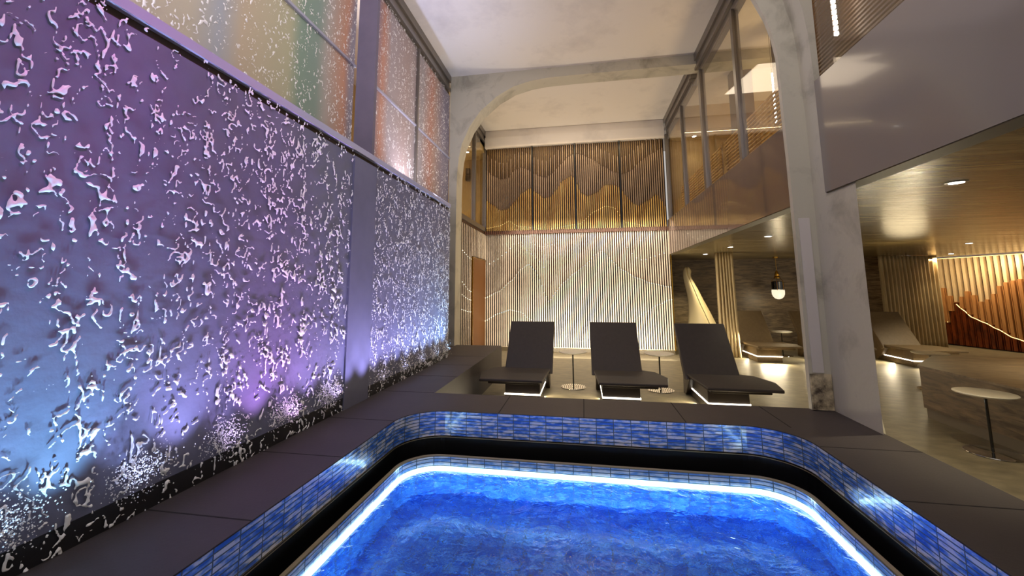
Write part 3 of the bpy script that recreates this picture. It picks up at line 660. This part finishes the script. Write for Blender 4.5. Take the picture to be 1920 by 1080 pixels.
# swooping sculpture: two curved blades meeting at a folded head
sz = thing('sculpture', (2.9, 11, FZ), 'tall ivory swooping sculpture lit against the dark stone wall', 'sculpture')
def blade(path_w, name, y0):
    """path_w: list of (z, x_left, x_right, y_left, y_right)"""
    vs = []; fs = []; n = 9
    for z, xl, xr, yl, yr in path_w:
        for side, off in ((0, 0), (1, .05)):
            for i in range(n):
                t = i/(n-1); vs.append((xl+(xr-xl)*t, y0+yl+(yr-yl)*t-.05*math.sin(PI*t)+off, z))
    m_ = len(path_w)
    for j in range(m_-1):
        for i in range(n-1):
            a = j*2*n+i; fs.append((a, a+1, a+2*n+1, a+2*n)); c = a+n; fs.append((c+1, c, c+2*n, c+2*n+1))
        a = j*2*n; fs.append((a+n, a, a+2*n, a+3*n)); a = j*2*n+n-1; fs.append((a, a+n, a+3*n, a+2*n))
    e0 = [0*2*n+i for i in range(n)]+[n+i for i in reversed(range(n))]; fs.append(tuple(reversed(e0)))
    q = (m_-1)*2*n; fs.append(tuple([q+i for i in range(n)]+[q+n+i for i in reversed(range(n))]))
    o = MB().add(vs, fs).build(name, M['ivory'], sz, smooth=True)
    md = o.modifiers.new('s', 'SUBSURF'); md.levels = md.render_levels = 1
    return o
blade([(-1.48, 2.44, 3.22, 0, -.26), (-.92, 2.55, 3.02, 0, -.24), (-.6, 2.59, 2.90, .0, -.2), (-.3, 2.60, 2.79, 0, -.16), (0, 2.55, 2.70, 0, -.12), (.25, 2.50, 2.61, 0, -.1), (.42, 2.50, 2.59, 0, -.05), (.54, 2.55, 2.60, 0, .03)], 'front_blade', 11.0)
blade([(-1.48, 3.22, 3.48, -.30, .1), (-.92, 3.02, 3.26, -.28, .08), (-.6, 2.90, 3.12, -.24, .06), (-.3, 2.79, 2.97, -.2, .05), (0, 2.70, 2.84, -.16, .02), (.22, 2.62, 2.71, -.13, 0), (.33, 2.60, 2.68, -.12, 0), (.40, 2.585, 2.715, -.1, 0), (.47, 2.585, 2.70, -.08, 0), (.54, 2.59, 2.64, -.02, 0)], 'rear_blade', 11.02)
light('SPOT', 'sculpture_spot', (3.5, 9.9, .7), 150, (1, .84, .5), (2.9, 11, -.4), .04, spot=50)

pd = thing('pendant_lamp', (4.92, 11.6, -.28), 'hanging globe pendant with brass cap and black collar before the stone wall', 'pendant lamp')
MB().lathe((4.92, 11.6, SZ), [(.06, -.02), (.06, 0.008)], 24).build('ceiling_rose', M['brass'], pd)
MB().tube([(4.92, 11.6, SZ), (4.92, 11.6, .42)], .006, 8).build('cord', M['brass'], pd)
MB().lathe((4.92, 11.6, .24), [(.075, 0), (.075, .02), (.05, .06), (.05, .11), (.03, .17), (.012, .20)], 24).build('brass_cap', M['brass'], pd)
MB().lathe((4.92, 11.6, -.05), [(.135, 0), (.14, .01), (.14, .20), (.12, .215)], 32).build('collar', M['blackgloss'], pd)
br = MB()
for a in (-.5, .5, 2.6, 3.7): br.tube([(4.92+.148*math.cos(a-PI/2), 11.6+.148*math.sin(a-PI/2), -.06), (4.92+.148*math.cos(a-PI/2), 11.6+.148*math.sin(a-PI/2), .18), (4.92+.05*math.cos(a-PI/2), 11.6+.05*math.sin(a-PI/2), .27)], .007, 6)
br.build('brass_bars', M['brass'], pd)
MB().lathe((4.92, 11.6, -.05), [(.02, -.24), (.07, -.225), (.115, -.18), (.14, -.12), (.145, -.05), (.14, 0)], 32).build('globe', M['globe'], pd, smooth=True)
light('POINT', 'pendant_light', (4.92, 11.3, -.35), 8, (1, .8, .5), None, .1)

def drape(name, p0, p1, z0, z1, amp, folds, label, flare=0, org=None):
    p0 = Vector(p0); p1 = Vector(p1); d = (p1-p0); nrm = Vector((-d.y, d.x)).normalized(); vs = []; fs = []
    n = folds*10; m_ = 14
    for j in range(m_+1):
        t = j/m_; z = z0+(z1-z0)*t
        for i in range(n+1):
            u = i/n; q = p0+d*(u)+d.normalized()*flare*(1-t)**2*(u-.3)
            a = amp*(math.sin(2*PI*folds*u+.4*math.sin(7*u+3*t))+.3*math.sin(5.3*folds*u+2*t))*(1.15-.35*t)
            q = q+nrm*a; vs.append((q.x, q.y, z))
    for j in range(m_):
        for i in range(n): a = j*(n+1)+i; fs.append((a, a+1, a+n+2, a+n+1))
    o = MB().add(vs, fs).build(name, M['curtain'], org=((p0.x+p1.x)/2, (p0.y+p1.y)/2, z0), smooth=True)
    md = o.modifiers.new('thick', 'SOLIDIFY'); md.thickness = .008
    return tag(o, label, 'curtain')
drape('curtain', (2.90, 9.74), (3.24, 9.66), FZ+.01, SZ, .018, 6, 'narrow floor-length gold curtain hanging between the sculpture and the back loungers', .05)
drape('curtain', (7.35, 11.75), (8.68, 11.85), FZ+.01, SZ+.005, .028, 15, 'wide floor-length beige curtain gathered left of the timber wave panel', .0)

# ------------------------------------------------------------------ lamps
def downlight(x, y, z, label, energy, spot=95, col=(1, .84, .58)):
    t = thing('downlight', (x, y, z), label, 'downlight', 'recessed ceiling downlights')
    MB().lathe((x, y, z), [(.062, 0), (.066, -.004), (.05, -.006), (.046, -.002)], 28).build('trim_ring', M['metal'], t)
    MB().lathe((x, y, z), [(.044, -.007), (.044, -.003)], 24).build('lens', M['lamp'], t)
    light('SPOT', 'downlight_beam', (x, y, z-.03), energy, col, (x, y, z-2), .045, spot=spot, blend=.7)
LC = SZ+.01
downlight(2.80, 3.55, LC, 'recessed downlight over the floor just right of the pier, nearest the camera', 85)
downlight(2.82, 6.83, LC, 'recessed downlight in the lounge ceiling, first left of the pier', 55)
downlight(2.83, 8.51, LC, 'recessed downlight in the lounge ceiling, second left of the pier', 60)
downlight(2.83, 10.17, LC, 'recessed downlight in the lounge ceiling nearest the ivory sculpture', 24)
downlight(6.89, 8.66, LC, 'recessed downlight above the pale-lit lounger right of the pier', 130)
downlight(8.6, 11.3, LC, 'recessed downlight by the top of the wide beige curtain', 20)
downlight(5.4, 4.9, LC, 'recessed downlight over the travertine bench', 100)
downlight(2.63, 9.75, 3.5, 'tiny downlight in the upper right room behind the glazing', 8)
downlight(-2.86, 9.88, 3.5, 'tiny downlight in the upper left room behind the glazing', 8)
light('POINT', 'lounge_fill_lamp', (5.6, 8.2, .3), 10, (1, .78, .45), None, .3)

# ------------------------------------------------------------------ upper right room: louvres, posts, linear lamps
def louvre(y0, y1, z0, n, name, label, x=2.32, pitch=.055, mat='slatgold'):
    t = thing('louvre_screen', (x, (y0+y1)/2, z0), label, 'louvre screen', 'horizontal louvres behind the upper glazing')
    b = MB()
    for i in range(n): b.box(x-.012, x+.012, y0, y1, z0+pitch*i, z0+pitch*i+.018)
    b.build('louvre_blades', M[mat], t)
    p = MB()
    for y in (y0+.02, y1-.02): MB().box(x+.014, x+.03, y-.012, y+.012, z0-.02, z0+pitch*n).build('upright', M['bronze'], t)
louvre(4.66, 6.9, 1.60, 14, 'louvre', 'row of horizontal gold louvres behind the glazing, next to the concrete arch')
louvre(7.1, 9.9, 1.60, 14, 'louvre', 'row of horizontal gold louvres behind the glazing, next to the gold slat panels')
louvre(-.5, 4.62, 1.76, 44, 'louvre', 'row of horizontal louvres above the big grey fascia at the upper right', pitch=.04, mat='bronze')
for k, (x, y, w_) in enumerate(((3.0, 7.9, .16), (3.1, 6.4, .14), (3.6, 9.2, .16))):
    tag(MB().box(x-w_, x+w_, y-.14, y+.14, .96, 3.49 if y > 9 else CZ-.002 if not 7.15 < y < 7.5 else 3.86).build('column', M['bronze'], org=(x, y, .96)), 'brown column inside the upper right room, %s' % ('wide and centre', 'slimmer and nearer the arch', 'farthest, by the end wall')[k], 'column', 'brown columns of the upper room')
for k, (x, y, z0, z1) in enumerate(((2.21, 3.72, 2.16, 2.95), (3.0, 6.65, 2.5, 3.3))):
    t = thing('linear_lamp', (x, y, z0), ('slim vertical dotted light bar seen above the grey fascia', 'slim vertical dotted light bar left of the concrete arch')[k], 'linear lamp')
    MB().box(x-.015, x+.015, y+.008, y+.02, z0, z1).build('housing', M['bronze'], t)
    b = MB(); z = z0
    while z < z1: b.box(x-.014, x+.014, y-.01, y+.008, z, z+.032); z += .05
    b.build('light_segments', M['lamp'], t)
    MB().tube([(x, y+.014, z1), (x, y+.014, CZ)], .004, 6).build('hanging_wire', M['metal'], t)
sk = thing('wall_speaker', (-3.0, 10.55, 2.9), 'small black speaker on the cream wall of the upper left room', 'speaker')
MB().box(-3.06, -2.95, 10.42, 10.55, 2.9, 3.05).build('upper_box', M['black'], sk, bevel=.006)
MB().box(-3.06, -2.95, 10.42, 10.55, 3.07, 3.24).build('lower_box', M['black'], sk, bevel=.006)
MB().box(-3.02, -2.99, 10.55, 10.6, 2.92, 3.22).build('bracket', M['black'], sk)
# polished strip and worn metal plate on the pier lip
tag(MB().box(1.862, 1.948, 3.893, 3.899, -.70, .60).build('polished_strip', plain('satin_strip', lin(206, 198, 192), .35), org=(1.9, 3.9, -.7)), 'pale smooth upright strip set into the face of the concrete pier', 'strip')
tag(MB().box(1.838, 1.995, 3.885, 3.899, -.995, -.71).build('worn_plate', noisy('worn_metal', lin(70, 58, 44), lin(206, 188, 152), 9, (1, 1, 1), rough=.2, r2=.5, bump=.4, bscale=14, lo=.4, hi=.6, coat=.4), org=(1.9, 3.9, -1)), 'scuffed shiny metal kick plate at the foot of the concrete pier', 'kick plate')
